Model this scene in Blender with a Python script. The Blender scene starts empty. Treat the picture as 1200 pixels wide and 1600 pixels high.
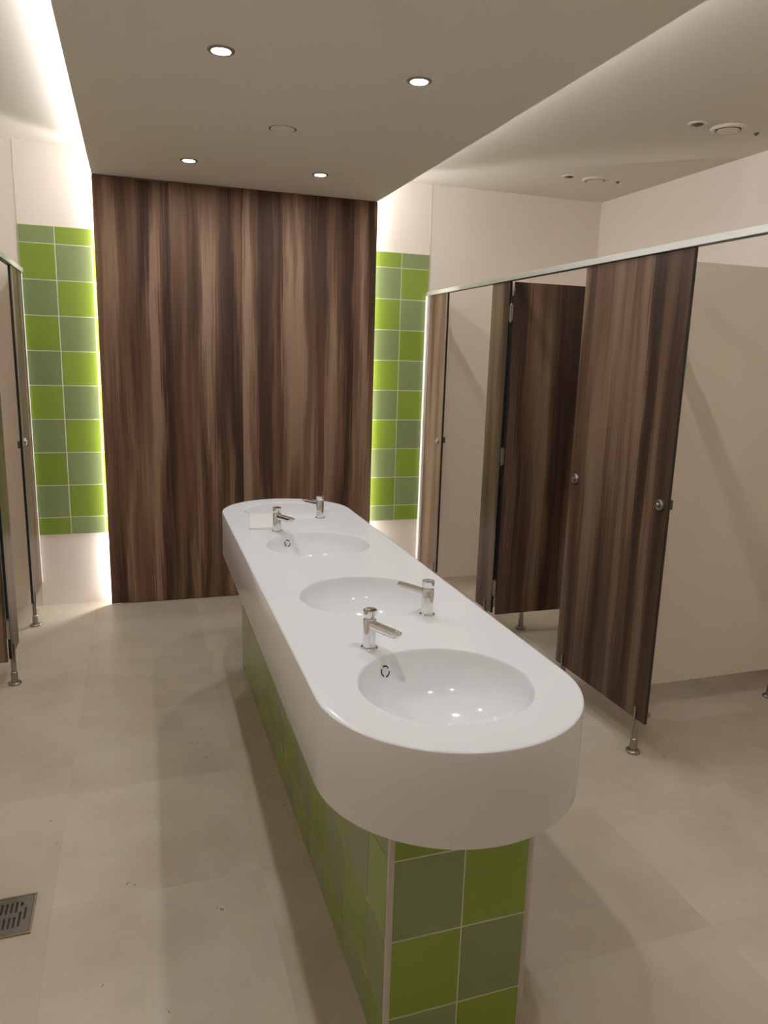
import bpy, bmesh, math, random
from mathutils import Vector, Matrix
random.seed(7)
S = bpy.context.scene
COL = S.collection

# ------------------------------------------------------------------ camera
PITCH, YAW, ROLL, FPX = -0.2044, -0.3261, 0.0291, 1156.4
fw = Vector((-math.sin(YAW)*math.cos(PITCH), math.cos(YAW)*math.cos(PITCH), math.sin(PITCH)))
rt = Vector((math.cos(YAW), math.sin(YAW), 0)); up = rt.cross(fw)
cr = math.cos(ROLL)*rt + math.sin(ROLL)*up
cu = -math.sin(ROLL)*rt + math.cos(ROLL)*up
cam_d = bpy.data.cameras.new('camera'); cam = bpy.data.objects.new('camera', cam_d); COL.objects.link(cam)
M4 = Matrix((cr, cu, -fw)).transposed().to_4x4(); M4.translation = (0, 0, 1.6)
cam.matrix_world = M4
cam_d.sensor_fit = 'VERTICAL'; cam_d.sensor_height = 36.0; cam_d.lens = FPX/1600*36.0
cam_d.clip_start = 0.05
S.camera = cam

# ------------------------------------------------------------------ light settings
S.view_settings.view_transform = 'Standard'; S.view_settings.look = 'None'
S.view_settings.gamma = 1.0; S.view_settings.use_curve_mapping = False
S.view_settings.exposure = 0.0
W = bpy.data.worlds.new('world'); S.world = W; W.use_nodes = True
W.node_tree.nodes['Background'].inputs[0].default_value = (0.02, 0.02, 0.02, 1)
W.node_tree.nodes['Background'].inputs[1].default_value = 0.3
SPOT_W = 5.0                    # each recessed downlight
SPOT_COL = (0.97, 0.99, 1.02)
COVE_E = 64.0                    # cove strips above the lowered ceiling
BACK_E = 95.0                    # strips behind the walnut wall panel
LED_COL = (1.0, 0.98, 0.97)
LENS_E = 60.0
S.cycles.max_bounces = 10; S.cycles.diffuse_bounces = 6
S.cycles.sample_clamp_indirect = 6.0
S.cycles.blur_glossy = 0.5

# ------------------------------------------------------------------ dimensions
XL, XR = -0.598, 1.938           # cubicle fronts
YW, YP = 4.932, 4.853            # back wall, walnut panel front
XPL, XPR = -0.190, 1.538         # walnut panel and lowered ceiling edges
ZS, ZU = 2.592, 2.749            # lowered ceiling, upper ceiling
XWL, XWR = -1.92, 3.264
YF = -3.0
ZR0, ZR1, ZD = 2.028, 2.055, 0.155

# ------------------------------------------------------------------ helpers
class NT:
    def __init__(self, m):
        m.use_nodes = True; self.t = m.node_tree; self.n = self.t.nodes; self.l = self.t.links
        self.bsdf = self.n['Principled BSDF']
    def new(self, typ, **kw):
        o = self.n.new(typ)
        for k, v in kw.items(): setattr(o, k, v)
        return o
    def link(self, a, b): self.l.new(a, b)
    def math(self, op, a, b=None, clamp=False):
        o = self.new('ShaderNodeMath', operation=op); o.use_clamp = clamp
        for i, v in enumerate((a, b)):
            if v is None: continue
            if isinstance(v, (int, float)): o.inputs[i].default_value = v
            else: self.link(v, o.inputs[i])
        return o.outputs[0]
    def comb(self, x, y, z):
        o = self.new('ShaderNodeCombineXYZ')
        for i, v in enumerate((x, y, z)):
            if isinstance(v, (int, float)): o.inputs[i].default_value = v
            else: self.link(v, o.inputs[i])
        return o.outputs[0]
    def noise(self, vec, scale=1.0, detail=2.0, rough=0.5, dist=0.0):
        o = self.new('ShaderNodeTexNoise'); self.link(vec, o.inputs['Vector'])
        o.inputs['Scale'].default_value = scale; o.inputs['Detail'].default_value = detail
        o.inputs['Roughness'].default_value = rough; o.inputs['Distortion'].default_value = dist
        return o.outputs['Fac']
    def ramp(self, fac, stops):
        o = self.new('ShaderNodeValToRGB'); self.link(fac, o.inputs[0])
        e = o.color_ramp.elements
        while len(e) < len(stops): e.new(0.5)
        for k, (p, c) in enumerate(stops):
            e[k].position = p; e[k].color = (*c, 1)
        return o.outputs[0]
    def mix(self, fac, a, b, typ='MIX'):
        o = self.new('ShaderNodeMix', data_type='RGBA', blend_type=typ)
        for i, v in ((0, fac), (6, a), (7, b)):
            if isinstance(v, (int, float)): o.inputs[i].default_value = v
            elif isinstance(v, tuple): o.inputs[i].default_value = (*v, 1)
            else: self.link(v, o.inputs[i])
        return o.outputs[2]

def plain(name, col, rough=0.5, metal=0.0, spec=0.5, mottle=0.0, mscale=6.0, bump=0.0, coat=0.0):
    m = bpy.data.materials.new(name); t = NT(m); b = t.bsdf
    b.inputs['Base Color'].default_value = (*col, 1); b.inputs['Roughness'].default_value = rough
    b.inputs['Metallic'].default_value = metal; b.inputs['Specular IOR Level'].default_value = spec
    b.inputs['Coat Weight'].default_value = coat; b.inputs['Coat Roughness'].default_value = 0.1
    if mottle:
        tc = t.new('ShaderNodeTexCoord')
        f = t.noise(tc.outputs['Object'], mscale, 5, 0.6)
        c = t.mix(f, tuple(max(0, x*(1-mottle)) for x in col), tuple(min(1, x*(1+mottle)) for x in col))
        t.link(c, b.inputs['Base Color'])
    if bump:
        tc = t.new('ShaderNodeTexCoord'); bn = t.new('ShaderNodeBump')
        t.link(t.noise(tc.outputs['Object'], 180, 3, 0.6), bn.inputs['Height'])
        bn.inputs['Strength'].default_value = bump; bn.inputs['Distance'].default_value = 0.001
        t.link(bn.outputs[0], b.inputs['Normal'])
    return m

def emis(name, col, e):
    m = bpy.data.materials.new(name); t = NT(m)
    t.bsdf.inputs['Base Color'].default_value = (0.8, 0.8, 0.8, 1)
    t.bsdf.inputs['Emission Color'].default_value = (*col, 1)
    t.bsdf.inputs['Emission Strength'].default_value = e
    return m

def walnut(name, rough=0.34, gain=1.0, spec=0.4):
    m = bpy.data.materials.new(name); t = NT(m)
    tc = t.new('ShaderNodeTexCoord'); sp = t.new('ShaderNodeSeparateXYZ'); t.link(tc.outputs['Object'], sp.inputs[0])
    oi = t.new('ShaderNodeObjectInfo')
    rnd = t.math('MULTIPLY', oi.outputs['Random'], 37.0)
    u = t.math('ADD', t.math('ADD', sp.outputs[0], sp.outputs[1]), rnd); v = sp.outputs[2]
    warp = t.math('MULTIPLY', t.math('SUBTRACT', t.noise(t.comb(t.math('MULTIPLY', u, 3.0), t.math('MULTIPLY', v, 1.0), rnd), 1, 2, 0.5), 0.5), 0.10)
    flame = t.noise(t.comb(t.math('MULTIPLY', u, 85.0), t.math('MULTIPLY', v, 1.7), t.math('ADD', rnd, 9.0)), 1, 4, 0.6)
    uw = t.math('ADD', u, warp)
    uj = t.math('ADD', uw, t.math('MULTIPLY', t.math('SUBTRACT', flame, 0.5), 0.120))
    broad = t.noise(t.comb(t.math('MULTIPLY', uj, 10.0), t.math('MULTIPLY', v, 0.38), rnd), 1, 1.5, 0.5)
    mid = t.noise(t.comb(t.math('MULTIPLY', uw, 34.0), t.math('MULTIPLY', v, 0.35), t.math('ADD', rnd, 5.0)), 1, 2, 0.5)
    fine = t.noise(t.comb(t.math('MULTIPLY', uw, 190.0), t.math('MULTIPLY', v, 0.9), rnd), 1, 3, 0.55)
    fac = t.math('ADD', t.math('MULTIPLY', broad, 0.78), t.math('ADD', t.math('MULTIPLY', mid, 0.15), t.math('MULTIPLY', fine, 0.07)))
    g = gain
    c = t.ramp(fac, [(0.36, (0.050*g, 0.0275*g, 0.0190*g)), (0.43, (0.072*g, 0.0405*g, 0.0270*g)),
                     (0.49, (0.125*g, 0.0700*g, 0.0440*g)), (0.55, (0.172*g, 0.101*g, 0.0630*g)), (0.595, (0.250*g, 0.160*g, 0.105*g)), (0.66, (0.285*g, 0.192*g, 0.129*g))])
    lines = t.noise(t.comb(t.math('MULTIPLY', uw, 110.0), t.math('MULTIPLY', v, 0.45), t.math('ADD', rnd, 3.0)), 1, 2, 0.5)
    lm = t.ramp(lines, [(0.66, (0, 0, 0)), (0.74, (1, 1, 1))])
    c2 = t.mix(t.math('MULTIPLY', lm, 0.40), c, (0.27*g, 0.165*g, 0.105*g))
    dark = t.ramp(lines, [(0.24, (1, 1, 1)), (0.33, (0, 0, 0))])
    c3 = t.mix(t.math('MULTIPLY', dark, 0.40), c2, (0.045*g, 0.027*g, 0.02*g))
    t.link(c3, t.bsdf.inputs['Base Color'])
    t.bsdf.inputs['Roughness'].default_value = rough
    t.bsdf.inputs['Specular IOR Level'].default_value = spec
    return m

def tile_mat(name, col, rough=0.14):
    m = bpy.data.materials.new(name); t = NT(m)
    g = t.new('ShaderNodeNewGeometry'); tc = t.new('ShaderNodeTexCoord')
    c = t.mix(g.outputs['Random Per Island'], tuple(x*0.9 for x in col), tuple(x*1.08 for x in col))
    c = t.mix(t.math('MULTIPLY', t.noise(tc.outputs['Object'], 9, 3, 0.5), 0.3), c, tuple(x*0.8 for x in col))
    t.link(c, t.bsdf.inputs['Base Color']); t.bsdf.inputs['Roughness'].default_value = rough
    return m

def floor_mat():
    m = bpy.data.materials.new('beige_floor_tile'); t = NT(m)
    tc = t.new('ShaderNodeTexCoord'); sp = t.new('ShaderNodeSeparateXYZ'); t.link(tc.outputs['Object'], sp.inputs[0])
    ux = t.math('DIVIDE', t.math('ADD', sp.outputs[0], 0.285+6.1), 0.61)
    uy = t.math('DIVIDE', t.math('ADD', sp.outputs[1], 6.1-2.075), 0.61)
    cell = t.comb(t.math('FLOOR', ux), t.math('FLOOR', uy), 0.0)
    wn = t.new('ShaderNodeTexWhiteNoise', noise_dimensions='2D'); t.link(cell, wn.inputs['Vector'])
    fx = t.math('ABSOLUTE', t.math('SUBTRACT', t.math('FRACT', ux), 0.5)); fy = t.math('ABSOLUTE', t.math('SUBTRACT', t.math('FRACT', uy), 0.5))
    edge = t.math('GREATER_THAN', t.math('MAXIMUM', fx, fy), 0.5-0.0012/0.61)
    off = t.new('ShaderNodeVectorMath', operation='MULTIPLY_ADD')
    t.link(wn.outputs['Color'], off.inputs[0]); off.inputs[1].default_value = (9, 9, 9); t.link(tc.outputs['Object'], off.inputs[2])
    cl = t.noise(off.outputs[0], 2.6, 6, 0.62)
    fine = t.noise(tc.outputs['Object'], 45, 3, 0.6)
    base = t.ramp(cl, [(0.32, (0.460, 0.388, 0.300)), (0.5, (0.550, 0.478, 0.385)), (0.68, (0.620, 0.552, 0.455))])
    c = t.mix(t.math('MULTIPLY', wn.outputs['Value'], 0.42), base, (0.40, 0.338, 0.26))
    c = t.mix(t.math('MULTIPLY', fine, 0.18), c, (0.44, 0.375, 0.28))
    spots = t.noise(tc.outputs['Object'], 20, 1, 0.5)
    c = t.mix(t.math('MULTIPLY', t.ramp(spots, [(0.74, (0, 0, 0)), (0.80, (1, 1, 1))]), 0.15), c, (0.25, 0.19, 0.13))
    c = t.mix(t.math('MULTIPLY', edge, 0.30), c, (0.38, 0.31, 0.225))
    t.link(c, t.bsdf.inputs['Base Color']); t.bsdf.inputs['Roughness'].default_value = 0.42
    t.bsdf.inputs['Specular IOR Level'].default_value = 0.4
    return m

MAT = dict(
    floor=floor_mat(),
    wall=plain('warm_white_wall', (0.87, 0.79, 0.71), 0.45, mottle=0.02, mscale=3),
    ceil=plain('ceiling_paint', (0.78, 0.74, 0.67), 0.9, spec=0.2, mottle=0.015, mscale=2),
    walnut=walnut('walnut_laminate', 0.40, 0.66, 0.25), walnut_big=walnut('walnut_wall_laminate', 0.6, 1.05, 0.15),
    beige=plain('beige_laminate', (0.67, 0.595, 0.495), 0.4, mottle=0.02),
    black=plain('black_laminate_core', (0.012, 0.011, 0.011), 0.35),
    alu=plain('anodised_aluminium', (0.72, 0.72, 0.66), 0.42, metal=0.75),
    steel=plain('brushed_steel', (0.38, 0.35, 0.31), 0.32, metal=1.0, mottle=0.12, mscale=60),
    chrome=plain('chrome', (0.80, 0.80, 0.81), 0.06, metal=1.0),
    darkmetal=plain('dark_metal', (0.10, 0.09, 0.085), 0.4, metal=0.6),
    solid=plain('white_solid_surface', (0.785, 0.79, 0.80), 0.12, spec=0.09),
    grout=plain('pale_grout', (0.62, 0.58, 0.46), 0.8),
    trimw=plain('pale_tile_trim', (0.55, 0.50, 0.46), 0.4),
    ring=plain('dull_ring', (0.30, 0.28, 0.24), 0.5, metal=0.5),
    whitetrim=plain('white_wall_channel', (0.82, 0.80, 0.77), 0.4),
    green=tile_mat('bright_green_glaze', (0.235, 0.340, 0.046)),
    sage=tile_mat('sage_green_glaze', (0.235, 0.300, 0.130)),
    dark=plain('dark_void', (0.02, 0.018, 0.016), 0.7),
    shadowgap=plain('grey_gap', (0.12, 0.10, 0.085), 0.6),
    vent=plain('ceiling_plastic', (0.74, 0.69, 0.61), 0.5),
    paper=plain('white_paper', (0.74, 0.73, 0.70), 0.8, spec=0.2, mottle=0.02, mscale=30),
    rust=plain('stained_steel', (0.33, 0.27, 0.20), 0.4, metal=0.7, mottle=0.35, mscale=40),
    lens=emis('lit_lens', (1.0, 0.99, 0.96), LENS_E),
    cove=emis('cove_led', LED_COL, COVE_E), back=emis('backlight_led', LED_COL, BACK_E),
    grit=plain('dark_grit', (0.05, 0.035, 0.025), 0.9),
)

def BM(): return bmesh.new()
def box(bm, x0, x1, y0, y1, z0, z1, mat=0, bevel=0.0, seg=2):
    r = bmesh.ops.create_cube(bm, size=1.0)
    vs = r['verts']
    for v in vs: v.co = Vector((x0+(v.co.x+.5)*(x1-x0), y0+(v.co.y+.5)*(y1-y0), z0+(v.co.z+.5)*(z1-z0)))
    fs = list({f for v in vs for f in v.link_faces})
    for f in fs: f.material_index = mat
    if bevel:
        es = list({e for v in vs for e in v.link_edges})
        q = bmesh.ops.bevel(bm, geom=es, offset=bevel, segments=seg, affect='EDGES', profile=0.5)
        for f in q['faces']: f.material_index = mat
    return fs
def lathe(bm, prof, seg=48, mat=0, mtx=None):
    rings = []
    for r, z in prof:
        if r < 1e-6: rings.append([bm.verts.new((0, 0, z))])
        else: rings.append([bm.verts.new((r*math.cos(2*math.pi*i/seg), r*math.sin(2*math.pi*i/seg), z)) for i in range(seg)])
    for a, b in zip(rings, rings[1:]):
        for i in range(seg):
            j = (i+1) % seg
            if len(a) == 1 and len(b) == 1: continue
            if len(a) == 1: f = bm.faces.new((a[0], b[j], b[i]))
            elif len(b) == 1: f = bm.faces.new((a[i], a[j], b[0]))
            else: f = bm.faces.new((a[i], a[j], b[j], b[i]))
            f.material_index = mat
    if mtx is not None: bmesh.ops.transform(bm, matrix=mtx, verts=[v for r in rings for v in r])
    return rings
def obj(name, bm, mats, parent=None, smooth=True, angle=35):
    me = bpy.data.meshes.new(name); bmesh.ops.recalc_face_normals(bm, faces=bm.faces); bm.to_mesh(me); bm.free()
    if not isinstance(mats, (list, tuple)): mats = [mats]
    for m in mats: me.materials.append(MAT[m] if isinstance(m, str) else m)
    if smooth:
        me.shade_smooth()
        me.set_sharp_from_angle(angle=math.radians(angle))
    o = bpy.data.objects.new(name, me); COL.objects.link(o)
    if parent: o.parent = parent
    return o
def tag(o, label, cat, group=None, kind=None):
    o['label'] = label; o['category'] = cat
    if group: o['group'] = group
    if kind: o['kind'] = kind
    return o
def thing(name, label, cat, loc=(0, 0, 0), rz=0.0, group=None):
    o = bpy.data.objects.new(name, None); COL.objects.link(o); o.empty_display_size = 0.05
    o.location = loc; o.rotation_euler = (0, 0, rz)
    return tag(o, label, cat, group)
def struct(name, bm, mats, label=None, parent=None, smooth=False):
    o = obj(name, bm, mats, parent, smooth); o['kind'] = 'structure'
    if label: o['label'] = label
    return o
def dup(root, loc, rz, label, group=None):
    r = root.copy(); COL.objects.link(r); r.location = loc; r.rotation_euler = (0, 0, rz); r['label'] = label
    if group: r['group'] = group
    for ch in list(root.children):
        c = ch.copy(); COL.objects.link(c); c.parent = r
        for g in list(ch.children):
            d = g.copy(); COL.objects.link(d); d.parent = c
    return r

# ------------------------------------------------------------------ room shell
bm = BM(); box(bm, XWL, XWR, YF, YW, -0.08, 0.0); struct('floor', bm, 'floor')
bm = BM(); box(bm, XWL-.1, XWR+.1, YF-.1, YW+.1, ZU, ZU+0.1); struct('ceiling', bm, 'ceil')
bm = BM(); box(bm, XWL-.1, XWR+.1, YW, YW+.1, -0.08, ZU); wall_back = struct('wall_back', bm, 'wall')
bm = BM(); box(bm, XWL-.1, XWL, YF, YW, -0.08, ZU); struct('wall_left', bm, 'wall')
bm = BM(); box(bm, XWR, XWR+.1, YF, YW, -0.08, ZU); struct('wall_right', bm, 'wall')
bm = BM(); box(bm, XWL-.1, XWR+.1, YF-.1, YF, -0.08, ZU); struct('wall_front', bm, 'wall')
# lowered ceiling slab
bm = BM(); box(bm, XPL, XPR, YF, YP+0.019, ZS, ZS+0.118, 0, 0.0015, 1); so = struct('ceiling_lowered', bm, 'ceil')
# fine joints of the wall panels, running up from the tiled strips
for k, (x, z0) in enumerate(((-0.606, 0), (1.944, 0))):
    bm = BM(); box(bm, x-0.003, x+0.003, YW-0.0025, YW+.001, z0+.002, ZU-.002); struct('trim_%d' % (k+1), bm, 'grout')

# ------------------------------------------------------------------ tiled strips on the back wall
TP = 0.2036
rows = [(0.4605, 0.570)] + [(0.570+TP*i, 0.570+TP*(i+1)) for i in range(8)] + [(0.570+8*TP, 2.2976)]
def tile_field(bm, cells, axis, off, g=0.0014, th=0.006):
    """cells: (u0,u1,z0,z1,mat); tiles stand proud of the backing towards off direction"""
    for u0, u1, z0, z1, mt in cells:
        if axis == '-y': box(bm, u0+g, u1-g, off-th, off, z0+g, z1-g, mt, 0.0012, 1)
        elif axis == '+y': box(bm, u0+g, u1-g, off, off+th, z0+g, z1-g, mt, 0.0012, 1)
        elif axis == '-x': box(bm, off-th, off, u0+g, u1-g, z0+g, z1-g, mt, 0.0012, 1)
        elif axis == '+x': box(bm, off, off+th, u0+g, u1-g, z0+g, z1-g, mt, 0.0012, 1)
def strip(cols, first, label):
    bm = BM(); x0, x1 = cols[0][0], cols[-1][1]
    box(bm, x0, x1, YW-0.0097, YW+0.001, rows[0][0], rows[-1][1], 2)
    cells = []
    for i, (z0, z1) in enumerate(reversed(rows)):
        for j, (a, b) in enumerate(cols): cells.append((a, b, z0, z1, (i+j+first) % 2))
    tile_field(bm, cells, '-y', YW-0.0045, 0.0022)
    o = obj('tile_strip', bm, ['sage', 'green', 'grout'], wall_back, False); o['label'] = label; o['kind'] = 'structure'
    return o
strip([(-0.603, -0.4088), (-0.4088, -0.206), (-0.206, -0.15)], 0, 'green checkered tile strip left of the walnut panel')
strip([(1.49, 1.539), (1.539, 1.7394), (1.7394, 1.941)], 0, 'green checkered tile strip right of the walnut panel')

# ------------------------------------------------------------------ walnut wall panel
wp = thing('wall_panel', 'tall walnut wall panel with glowing edges on the far wall behind the basins', 'wall panel', (0, YP, 0))
for x0, x1, zt in ((XPL, 0.659, ZS-0.010), (0.660, XPR, ZS-0.004)):
    bm = BM(); box(bm, x0, x1, 0, 0.019, 0.004, zt, 0, 0.0008, 1); obj('panel_sheet', bm, 'walnut_big', wp, False)
bm = BM()
for x in (XPL+0.16, 0.45, 0.87, XPR-0.16): box(bm, x-0.02, x+0.02, 0.019, YW-YP, 0.004, ZS-0.02)
obj('support_batten', bm, 'dark', wp, False)
bm = BM(); box(bm, XPL+.002, XPR-.002, 0.006, 0.019, ZS-0.010, ZS); obj('shadow_gap', bm, 'shadowgap', wp, False)

# light strips (hidden behind the panel and above the lowered ceiling)
def led(name, x0, x1, y0, y1, z0, z1, mat, label, grp):
    bm = BM(); box(bm, x0, x1, y0, y1, z0, z1)
    return tag(obj(name, bm, mat, None, False), label, 'light strip', grp)
for sx, side in ((XPL+0.032, 'left'), (XPR-0.032, 'right')):
    led('backlight_strip', sx-0.004, sx+0.004, YW-0.031, YW-0.023, 0.02, ZU-0.03, 'back', 'upright light strip glowing behind the %s edge of the walnut wall panel' % side, 'backlight strips')
for sx, side in ((XPL-0.006, 'left'), (XPR+0.0005, 'right')):
    led('cove_strip', sx, sx+0.0055, YF+.1, 4.80, ZS+0.100, ZS+0.112, 'cove', 'long cove light strip along the %s edge of the lowered ceiling' % side, 'cove light strips')

# ------------------------------------------------------------------ basin counter
CX, CY0, CY1, CRAD, CZ, CB = 0.657, 1.458, 3.452, 0.3085, 0.872, 0.662
ROT = -math.atan2(0.021, 1.99)
counter = thing('basin_counter', 'long white round-ended counter with four sunken basins on a green tiled pedestal', 'washbasin counter', (CX, CY0, 0), ROT)
L = CY1-CY0
def stadium(r, z, n=48):
    pts = [(r*math.cos(math.pi+math.pi*i/n), r*math.sin(math.pi+math.pi*i/n), z) for i in range(n+1)]
    pts += [(r*math.cos(math.pi*i/n), L+r*math.sin(math.pi*i/n), z) for i in range(n+1)]
    return pts
BR = 0.2065
BY = [0.005, 0.667, 1.330, 1.992]
bm = BM()
prof = [(CRAD-0.014, CZ), (CRAD-0.006, CZ), (CRAD-0.0035, CZ-0.0006), (CRAD-0.0012, CZ-0.0023), (CRAD, CZ-0.006), (CRAD, CB+0.004), (CRAD-0.0015, CB+0.001), (CRAD-0.004, CB)]
loops = [[bm.verts.new(p) for p in stadium(r, z)] for r, z in prof]
for a, b in zip(loops, loops[1:]):
    for i in range(len(a)): bm.faces.new((a[i], a[(i+1) % len(a)], b[(i+1) % len(a)], b[i]))
bm.faces.new(list(reversed(loops[-1])))
es = [e for e in bm.edges if e.verts[0] in set(loops[0]) and e.verts[1] in set(loops[0])]
SEG = 96
for y in BY:
    vs = [bm.verts.new((BR*math.cos(2*math.pi*i/SEG), y+BR*math.sin(2*math.pi*i/SEG), CZ)) for i in range(SEG)]
    es += [bm.edges.new((vs[i], vs[(i+1) % SEG])) for i in range(SEG)]
bmesh.ops.triangle_fill(bm, use_beauty=True, use_dissolve=False, edges=es, normal=(0, 0, 1))
obj('countertop', bm, 'solid', counter, True, 30)
BPROF = [(BR, 0), (0.2050, -0.0006), (0.2034, -0.0022), (0.2020, -0.0048), (0.2000, -0.0110), (0.1965, -0.0230), (0.190, -0.0400), (0.180, -0.0570),
         (0.165, -0.0765), (0.145, -0.0945), (0.120, -0.1095), (0.090, -0.1205), (0.060, -0.1270), (0.034, -0.1305), (0.030, -0.1325)]
TAPS = [(-0.110, 0.240), (0.129, -0.220), (-0.112, 0.240), (0.128, -0.200)]
WHICH = ['nearest', 'second nearest', 'second farthest', 'farthest']
for k, y in enumerate(BY):
    bm = BM(); lathe(bm, BPROF, SEG); bs = obj('basin', bm, 'solid', counter, True, 60); bs.location = (0, y, CZ)
    bm = BM(); lathe(bm, [(0.0, -0.1298), (0.012, -0.1296), (0.026, -0.1303), (0.029, -0.1314), (0.0315, -0.1314), (0.0315, -0.135)], 40); obj('drain', bm, 'chrome', bs)
    # overflow with three dark slots, set in the bowl wall on the side of the tap
    dx, dy = TAPS[k]; a = math.atan2(dy, dx) + math.radians(4.5)
    bm = BM()
    def tilt(r, ang): return Vector((r*math.cos(ang), r*math.sin(ang), 0))
    for s in range(3):
        a0 = math.radians(s*120+20); a1 = math.radians(s*120+110); N = 10
        vi = [bm.verts.new((*tilt(0.0112, a0+(a1-a0)*i/N)[:2], 0.0014)) for i in range(N+1)]
        vo = [bm.verts.new((*tilt(0.0152, a0+(a1-a0)*i/N)[:2], 0.0014)) for i in range(N+1)]
        for i in range(N): bm.faces.new((vi[i], vi[i+1], vo[i+1], vo[i])).material_index = 1
    lathe(bm, [(0.0, 0.001), (0.0172, 0.001), (0.0185, -0.001), (0.0185, -0.007)], 32, 0)
    ov = obj('overflow_ring', bm, ['solid', 'black'], bs)
    r0, z0 = 0.1905, -0.0355
    nrm = Vector((-math.cos(a)*0.93, -math.sin(a)*0.93, 0.37)).normalized()
    ov.rotation_mode = 'QUATERNION'; ov.rotation_quaternion = nrm.to_track_quat('Z', 'Y')
    ov.location = (r0*math.cos(a), r0*math.sin(a), z0)

# ------------------------------------------------------------------ tiled pedestal
PX0, PX1, PY0, PY1 = 0.483, 0.841, 1.326, 3.672
ped = thing('tiled_pedestal', 'low green checkered tiled pedestal carrying the white basin counter', 'pedestal', (0, 0, 0))
pz = [0.0, 0.124, 0.328, 0.532, CB]
bm = BM(); box(bm, PX0+.0021, PX1-.0021, PY0+.0021, PY1-.0021, 0, CB-0.002, 2)
TW = 0.012
def cells(us, first):
    c = []
    for i in range(len(pz)-1):
        for j in range(len(us)-1): c.append((us[j], us[j+1], pz[i], pz[i+1], (i+j+first) % 2))
    return c
xs = [PX0+TW, 0.6655, PX1-TW]
ys = [PY0+TW, 1.474]
while ys[-1]+0.206 < PY1-TW-0.03: ys.append(ys[-1]+0.206)
ys.append(PY1-TW)
tile_field(bm, cells(xs, 0), '-y', PY0+.0075, 0.0018, 0.0065)
tile_field(bm, cells(xs, 1), '+y', PY1-.0075, 0.0018, 0.0065)
tile_field(bm, cells(ys, 1), '-x', PX0+.0075, 0.0012, 0.0065)
tile_field(bm, cells(ys, 0), '+x', PX1-.0075, 0.0012, 0.0065)
obj('tiled_body', bm, ['sage', 'green', 'grout'], ped, False)
for x, y in ((PX0, PY0), (PX1, PY0), (PX0, PY1), (PX1, PY1)):
    sx = 1 if x == PX0 else -1; sy = 1 if y == PY0 else -1
    bm = BM(); box(bm, min(x, x+sx*TW), max(x, x+sx*TW), min(y, y+sy*TW), max(y, y+sy*TW), 0, CB-0.002, 0, 0.003, 3)
    t = obj('corner_trim', bm, 'trimw', ped); t['label'] = 'pale corner trim'

# ------------------------------------------------------------------ taps
def make_tap(loc, rz, label):
    t = thing('tap', label, 'tap', loc, rz, 'push taps on the counter')
    bm = BM(); lathe(bm, [(0, 0), (0.0225, 0), (0.0225, 0.0025), (0.0205, 0.0045), (0.0185, 0.005), (0, 0.005)], 48); obj('base_flange', bm, 'chrome', t)
    bm = BM(); lathe(bm, [(0.0172, 0.004), (0.0172, 0.0755), (0.0165, 0.0775), (0.0145, 0.079), (0.0138, 0.0835), (0, 0.0835)], 48); obj('body', bm, 'chrome', t)
    bm = BM(); lathe(bm, [(0, 0.0825), (0.0140, 0.0825), (0.0168, 0.0865), (0.0178, 0.0900), (0.0178, 0.1020), (0.0166, 0.1036), (0.0150, 0.1032), (0.0110, 0.1022), (0, 0.1018)], 48); obj('push_button', bm, 'chrome', t)
    bm = BM()
    n = 24; rings = []
    spec = [(0.010, 0.0128, 0), (0.092, 0.0122, 0), (0.101, 0.0118, 0.0), (0.107, 0.0106, 0.0010), (0.111, 0.0085, 0.0025), (0.1135, 0.0052, 0.0040), (0.1145, 0.001, 0.005)]
    for x, r, dz in spec:
        ring = []
        for i in range(n):
            a = 2*math.pi*i/n; zz = r*math.sin(a); xx = x
            if zz < 0 and x > 0.09: xx = x - (-zz)*0.9*(1 if x > 0.099 else 0.3)
            ring.append(bm.verts.new((xx, r*math.cos(a), 0.0640+dz+zz)))
        rings.append(ring)
    for a, b in zip(rings, rings[1:]):
        for i in range(n): bm.faces.new((a[i], a[(i+1) % n], b[(i+1) % n], b[i]))
    bm.faces.new(rings[-1]); bm.faces.new(list(reversed(rings[0])))
    obj('spout', bm, 'chrome', t, True, 50)
    return t
TL = ['chrome push tap in front, left of the nearest basin with its spout to the right',
      'chrome push tap on the counter\'s right side at the second nearest basin, spout pointing left',
      'chrome push tap standing right beside the flat white paper on the counter',
      'chrome push tap farthest away, by the walnut panel at the counter\'s far right']
TPOS = [(0.547, 1.705), (0.786, 1.905), (0.550, 3.030), (0.790, 3.256)]
for k, (x, y) in enumerate(TPOS):
    bc = Matrix.Rotation(ROT, 3, 'Z') @ Vector((0, BY[k], 0)) + Vector((CX, CY0, 0))
    rz = math.atan2(bc.y-y, bc.x-x)
    if k == 0: tap0 = make_tap((x, y, CZ), rz, TL[0])
    else: dup(tap0, (x, y, CZ), rz, TL[k])
# flat folded paper lying by the third tap
bm = BM(); box(bm, -0.058, 0.058, -0.15, 0.15, 0, 0.004, 0, 0.0015, 2); box(bm, -0.055, 0.055, -0.145, 0.146, 0.004, 0.008, 0, 0.0018, 2)
pp = obj('folded_paper', bm, 'paper'); pp.location = (0.517, 3.220, CZ); pp.rotation_euler = (0, 0, math.radians(-9))
tag(pp, 'flat white folded paper lying on the counter beside the far left tap', 'paper')

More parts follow.
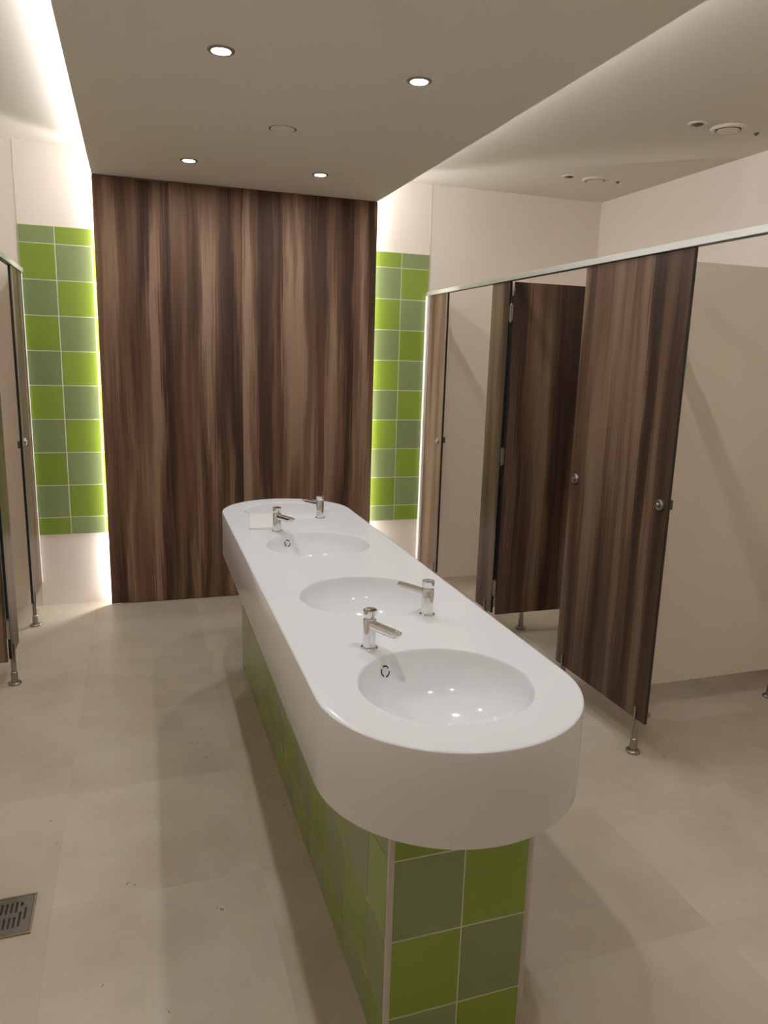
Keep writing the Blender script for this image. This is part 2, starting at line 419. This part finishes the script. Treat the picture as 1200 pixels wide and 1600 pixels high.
# ------------------------------------------------------------------ cubicles
def foot_bm(h=0.155):
    bm = BM()
    lathe(bm, [(0, 0), (0.029, 0), (0.030, 0.003), (0.030, 0.009), (0.027, 0.0125), (0.016, 0.014), (0.0155, 0.062), (0.0125, 0.066), (0.0120, h-0.004), (0.0105, h-0.001), (0, h-0.001)], 32)
    return bm
def add_foot(parent, x, y, along):
    f = obj('foot', foot_bm(), 'steel', parent); f.location = (x, y, 0); f['label'] = 'steel foot'
    bm = BM()
    for s in (-1, 1):
        if along == 'y': box(bm, s*0.0095-0.0025, s*0.0095+0.0025, -0.006, 0.006, ZD-0.020, ZD+0.052, 0, 0.001, 1)
        else: box(bm, -0.006, 0.006, s*0.0095-0.0025, s*0.0095+0.0025, ZD-0.020, ZD+0.052, 0, 0.001, 1)
    obj('fork_bracket', bm, 'steel', f)
    return f
TH = 0.013
def slab_bm(x0, x1, y0, y1, z0, z1, wood):
    """laminate sheet: wood = list of face normals ('-x' ...) that are walnut; other broad faces beige; edges black"""
    bm = BM(); box(bm, x0, x1, y0, y1, z0, z1, 2)
    bm.normal_update()
    thin = 'x' if (x1-x0) < (y1-y0) else 'y'
    for f in bm.faces:
        n = f.normal
        ax = 'x' if abs(n.x) > .5 else 'y' if abs(n.y) > .5 else 'z'
        if ax == thin:
            s = ('-' if (n.x+n.y) < 0 else '+')+ax
            f.material_index = 0 if s in wood else 1
    return bm
WMATS = ['walnut', 'beige', 'black']
def knob(parent, x, y, z, sx, label='steel round knob'):
    """round latch knob on a face at x, pointing to sx"""
    mt = Matrix.Translation((x, y, z)) @ Matrix.Rotation(math.radians(90*sx), 4, 'Y')
    bm = BM(); lathe(bm, [(0, -0.001), (0.0225, -0.001), (0.0225, 0.009), (0.0205, 0.012), (0.0165, 0.0125), (0.0155, 0.0095), (0.0095, 0.0095), (0.0095, 0.0095), (0.0085, 0.016), (0.0065, 0.0175), (0, 0.0175)], 36, 0, mt)
    k = obj('latch_knob', bm, 'steel', parent); k['label'] = label
    return k
def pilaster(side, y0, y1, label, feet, knobs=(), cat='cubicle panel', lockp=0.008, channel=False, lock=None):
    X = XR if side == 'right' else XL; sx = -1 if side == 'right' else 1     # sx: towards the aisle
    t = thing('cubicle_front_panel', label, cat, (X, (y0+y1)/2, 0)); yc = (y0+y1)/2
    xa, xb = (0, TH) if sx < 0 else (-TH, 0)
    obj('panel', slab_bm(xa, xb, y0-yc, y1-yc, ZD, ZR0-.001, ['-x' if sx < 0 else '+x']), WMATS, t, False)
    for y in feet: add_foot(t, (xa+xb)/2, y-yc, 'y')
    for y, z in knobs: knob(t, 0, y-yc, z, sx)
    if channel:
        bm = BM(); pr = 0.016 if side == 'right' else 0.003
        box(bm, min(xa, xb)-pr, max(xa, xb)+pr, YW-(0.045 if side == 'right' else 0.03)-yc, YW-0.0005-yc, ZD, ZR0-.001, 0, 0.001, 1)
        c = obj('wall_channel', bm, 'whitetrim', t); c['label'] = 'white wall channel'
    for y, s in (lock or []):
        bm = BM(); xi = TH if sx < 0 else -TH
        box(bm, min(xi, xi-sx*0.012), max(xi, xi-sx*0.012), y-yc-lockp, y-yc+0.022, 1.056, 1.096, 0, 0.004, 2)
        obj('lock_body', bm, 'darkmetal', t)
    return t
pilaster('right', 4.575, YW-.001, 'narrow walnut panel at the back wall in the right cubicle row', [4.625], [(4.638, 1.063)], channel=True, lock=[(4.575, -1)])
pilaster('left', 4.500, YW-.001, 'narrow walnut panel at the back wall in the left cubicle row', [4.560], [(4.562, 1.086)], channel=True, lock=[(4.500, -1)])
pilaster('right', 3.722, 3.932, 'slim walnut panel between the two right doorways, just before the open door', [3.80])
pilaster('left', 3.672, 3.900, 'walnut panel cut by the left picture edge in the left cubicle row', [3.735])
pilaster('right', 2.313, 3.000, 'wide walnut front panel with two round knobs in the right cubicle row', [2.372, 2.940], [(2.951, 1.077), (2.354, 1.069)], lock=[(2.313, -1)], lockp=0.002)

def door(side, hinge_y, ydir, label):
    """cubicle door standing open at a right angle; ydir: face offset from the hinge (towards -y: -1)"""
    X = XR if side == 'right' else XL; s = 1 if side == 'right' else -1      # s: into the cubicle
    y = hinge_y + ydir*0.040
    t = thing('cubicle_door', label, 'cubicle door', (X, y, 0))
    y0, y1 = (0, TH) if ydir < 0 else (-TH, 0)
    x0, x1 = sorted((s*0.012, s*0.700))
    obj('door_leaf', slab_bm(x0, x1, y0, y1, ZD, 2.020, ['-y' if ydir < 0 else '+y']), WMATS, t, False)
    for z in (0.31, 1.08, 1.86):
        bm = BM()
        mt = Matrix.Translation((s*0.006, (y0+y1)/2-ydir*0.019, z-0.05))
        lathe(bm, [(0, 0), (0.0065, 0), (0.0065, 0.10), (0, 0.10)], 16, 0, mt)
        box(bm, min(s*0.004, s*0.030), max(s*0.004, s*0.030), min(y0, y1)-0.001 if ydir > 0 else y1-.0005, (y0+.0005) if ydir > 0 else y1+0.002, z-0.045, z+0.045)
        box(bm, min(s*0.002, s*0.010), max(s*0.002, s*0.010), min((y0+y1)/2, hinge_y-y), max((y0+y1)/2, hinge_y-y), z-0.04, z+0.04)
        obj('hinge', bm, 'steel', t)
    bm = BM(); g0, g1 = sorted(((y1 if ydir < 0 else y0)-ydir*0.001, hinge_y-y+ydir*0.004)); box(bm, *sorted((s*0.0135, s*0.020)), g0, g1, 0.36, 1.95)
    obj('hinge_profile', bm, 'black', t, False)
    return t
door('right', 3.722, -1, 'walnut door standing open inside the middle cubicle on the right')
door('left', 3.672, -1, 'open walnut door at the far left picture edge')

def partition(side, y, feet, label):
    X = XR+TH if side == 'right' else XL-TH; XE = XWR if side == 'right' else XWL
    t = thing('cubicle_partition', label, 'partition', ((X+XE)/2, y, 0)); xc = (X+XE)/2
    x0, x1 = sorted((X+(0.001 if side == 'right' else -.001), XE+(-.001 if side == 'right' else .001)))
    obj('panel', slab_bm(x0-xc, x1-xc, -TH/2, TH/2, ZD, ZR0, []), WMATS, t, False)
    for x in feet: add_foot(t, x-xc, 0, 'x')
    return t
partition('right', 2.640, [2.205, 2.950], 'large beige partition beyond the wide front panel at the right picture edge')
partition('right', 3.812, [2.196, 2.950], 'beige partition behind the open walnut door, with one steel foot in view')

def rail(side, label):
    X = XR if side == 'right' else XL; s = 1 if side == 'right' else -1
    t = thing('head_rail', label, 'rail', (X, 0, ZR0))
    a, b = sorted((X*0 - s*0.010, s*(TH+0.010)))
    for y0, y1 in ((0.4, 2.712), (2.714, YW-.001)):
        bm = BM(); box(bm, a, b, y0, y1, 0, ZR1-ZR0, 0, 0.0015, 1)
        box(bm, a+0.003, b-0.003, y0, y1, -0.0012, 0.0005, 1)
        obj('rail_length', bm, ['alu', 'black'], t)
    return t
rail('right', 'pale aluminium head rail along the right cubicle row')
rail('left', 'pale aluminium head rail along the left cubicle row')

# ------------------------------------------------------------------ downlights
def make_downlight(loc, label):
    t = thing('downlight', label, 'downlight', loc, 0, 'recessed downlights in the lowered ceiling')
    bm = BM(); lathe(bm, [(0.0318, 0.0), (0.0318, -0.0035), (0.0330, -0.0042), (0.0425, -0.0036), (0.0460, -0.0012), (0.0465, 0)], 40); obj('trim_ring', bm, 'ring', t)
    bm = BM(); lathe(bm, [(0.0316, -0.0010), (0.026, -0.0014), (0.015, -0.0016), (0, -0.0016)], 40); obj('lens', bm, 'lens', t)
    ld = bpy.data.lights.new('downlight_lamp', 'AREA'); ld.energy = SPOT_W; ld.color = SPOT_COL
    ld.shape = 'DISK'; ld.size = 0.054
    lo = bpy.data.objects.new('downlight_lamp', ld); COL.objects.link(lo); lo.parent = t; lo.location = (0, 0, -0.0030)
    return t
DX = (0.317, 1.026); DY = (4.311, 2.776, 1.245)
DLAB = {(0, 0): 'left lit downlight of the far pair, nearest the walnut panel', (1, 0): 'right lit downlight of the far pair, nearest the walnut panel',
        (0, 1): 'left lit downlight of the near pair, at the top of the picture', (1, 1): 'right lit downlight of the near pair, near the ceiling edge',
        (0, 2): 'left downlight overhead above the nearest basin, out of the picture', (1, 2): 'right downlight overhead above the nearest basin, out of the picture'}
first = None
for j, y in enumerate(DY):
    for i, x in enumerate(DX):
        if first is None: first = make_downlight((x, y, ZS), DLAB[(i, j)])
        else: dup(first, (x, y, ZS), 0, DLAB[(i, j)])

# ------------------------------------------------------------------ ceiling fittings
def valve(loc, r, label, flush):
    t = thing('ceiling_vent', label, 'ceiling vent', loc)
    if flush:
        bm = BM(); lathe(bm, [(r+.004, 0), (r+.003, -0.0015), (r-0.001, -0.002), (r-0.001, 0)], 48); obj('rim', bm, 'vent', t)
        bm = BM(); lathe(bm, [(r-0.001, -0.0006), (0, -0.0006)], 48); obj('gap', bm, 'shadowgap', t)
        bm = BM(); lathe(bm, [(r-0.009, -0.0004), (r-0.010, -0.005), (r-0.014, -0.0065), (0, -0.007)], 48); obj('disc', bm, 'ceil', t)
    else:
        bm = BM(); lathe(bm, [(r, 0), (r, -0.006), (r-0.004, -0.012), (r-0.012, -0.014), (r-0.022, -0.010), (r-0.024, 0)], 48); obj('rim', bm, 'vent', t)
        bm = BM(); lathe(bm, [(r-0.022, -0.0006), (0, -0.0006)], 48); obj('gap', bm, 'dark', t)
        bm = BM(); lathe(bm, [(r-0.036, -0.0006), (r-0.036, -0.006), (r-0.031, -0.012), (r-0.034, -0.015), (0, -0.016)], 48); obj('disc', bm, 'vent', t)
valve((0.672, 3.556, ZS), 0.063, 'flush round vent in the lowered ceiling between the lit downlights', True)
valve((2.798, 3.200, ZU), 0.084, 'round ceiling vent nearer the viewer, above the right cubicles', False)
valve((2.817, 4.350, ZU), 0.084, 'round ceiling vent nearer the far wall, above the right cubicles', False)
def spotlet(loc, label):
    t = thing('ceiling_fitting', label, 'ceiling fitting', loc)
    bm = BM(); lathe(bm, [(0.046, 0), (0.045, -0.004), (0.040, -0.007), (0.030, -0.006), (0.028, 0)], 40); obj('rim', bm, 'vent', t)
    bm = BM(); lathe(bm, [(0.028, -0.0008), (0.022, -0.0010), (0.017, -0.010), (0.010, -0.012), (0, -0.012)], 32); obj('core', bm, 'darkmetal', t)
spotlet((2.617, 3.203, ZU), 'small unlit round fitting left of the nearer ceiling vent')
spotlet((2.629, 4.347, ZU), 'small unlit round fitting left of the farther ceiling vent')
def sensor(loc, label):
    bm = BM(); lathe(bm, [(0.013, 0), (0.012, -0.004), (0.006, -0.005), (0.005, -0.012), (0, -0.013)], 24)
    o = obj('sensor_button', bm, 'shadowgap'); o.location = loc; tag(o, label, 'ceiling button')
sensor((2.980, 3.209, ZU), 'tiny dark button on the ceiling right of the nearer vent')
sensor((2.982, 4.346, ZU), 'tiny dark button on the ceiling right of the farther vent')
bm = BM(); lathe(bm, [(0.013, 0), (0.012, -0.004), (0.006, -0.005), (0.005, -0.010), (0, -0.011)], 24)
o = obj('sensor_button', bm, 'vent'); o.location = (0.663, 4.143, ZS); tag(o, 'tiny pale button on the lowered ceiling between the far downlights', 'ceiling button')

# ------------------------------------------------------------------ floor drain
dr = thing('floor_drain', 'square steel floor drain with slots at the lower left', 'floor drain', (-0.4145, 2.073, 0))
H = 0.0825
bm = BM(); box(bm, -H+.004, H-.004, -H+.004, H-.004, 0.0003, 0.0012); obj('sump', bm, 'dark', dr, False)
bm = BM()
for a in ((-H, H, -H, -H+.006), (-H, H, H-.006, H), (-H, -H+.006, -H+.006, H-.006), (H-.006, H, -H+.006, H-.006)): box(bm, *a, 0, 0.005)
obj('frame', bm, 'rust', dr, False)
bm = BM(); hs = H-0.0075
vs = [bm.verts.new((x, y, 0.0045)) for x, y in ((-hs, -hs), (hs, -hs), (hs, hs), (-hs, hs))]
es = [bm.edges.new((vs[i], vs[(i+1) % 4])) for i in range(4)]
def slot(cx, y0, y1, w=0.0032):
    global es
    p = [(cx+w*math.cos(math.pi*i/6), y1+w*math.sin(math.pi*i/6)) for i in range(7)] + [(cx+w*math.cos(math.pi+math.pi*i/6), y0+w*math.sin(math.pi+math.pi*i/6)) for i in range(7)]
    v = [bm.verts.new((x, y, 0.0045)) for x, y in p]
    es += [bm.edges.new((v[i], v[(i+1) % len(v)])) for i in range(len(v))]
for i in range(10):
    cx = -0.0585+0.013*i
    if i in (0, 9): slot(cx, -0.022, 0.022)
    elif i in (1, 8): slot(cx, 0.036, 0.046); slot(cx, -0.046, 0.008)
    else: slot(cx, 0.012, 0.050); slot(cx, -0.050, -0.012)
bmesh.ops.triangle_fill(bm, use_beauty=True, use_dissolve=False, edges=es, normal=(0, 0, 1))
r = bmesh.ops.extrude_face_region(bm, geom=list(bm.faces))
bmesh.ops.translate(bm, vec=(0, 0, -0.002), verts=[g for g in r['geom'] if isinstance(g, bmesh.types.BMVert)])
obj('grate', bm, 'steel', dr, False)

# ------------------------------------------------------------------ specks of grit on the floor
bm = BM()
for x, y, s in ((0.185, 1.943, 4), (0.190, 1.932, 5), (0.179, 1.95, 3), (0.23, 2.98, 4), (0.221, 3.04, 4), (0.215, 2.812, 5), (0.20, 2.93, 3.5), (0.455, 2.594, 5), (0.462, 2.40, 5),
                (-0.329, 2.523, 4), (-0.301, 2.389, 4), (-0.076, 2.12, 4), (-0.06, 2.118, 3), (-0.133, 1.746, 3.5), (0.174, 2.94, 3.5), (0.02, 1.62, 3), (0.05, 3.1, 3), (2.05, 2.30, 4), (0.93, 1.75, 4)):
    for k in range(2):
        mt = Matrix.Translation((x+random.uniform(-.006, .006), y+random.uniform(-.008, .008), 0.0007)) @ Matrix.Diagonal((s*.00055, s*.0004, .0007, 1))
        bmesh.ops.create_icosphere(bm, subdivisions=1, radius=1.0, matrix=mt)
o = obj('floor_grit', bm, 'grit'); tag(o, 'tiny dark specks of grit scattered on the beige floor', 'grit', None, 'stuff')
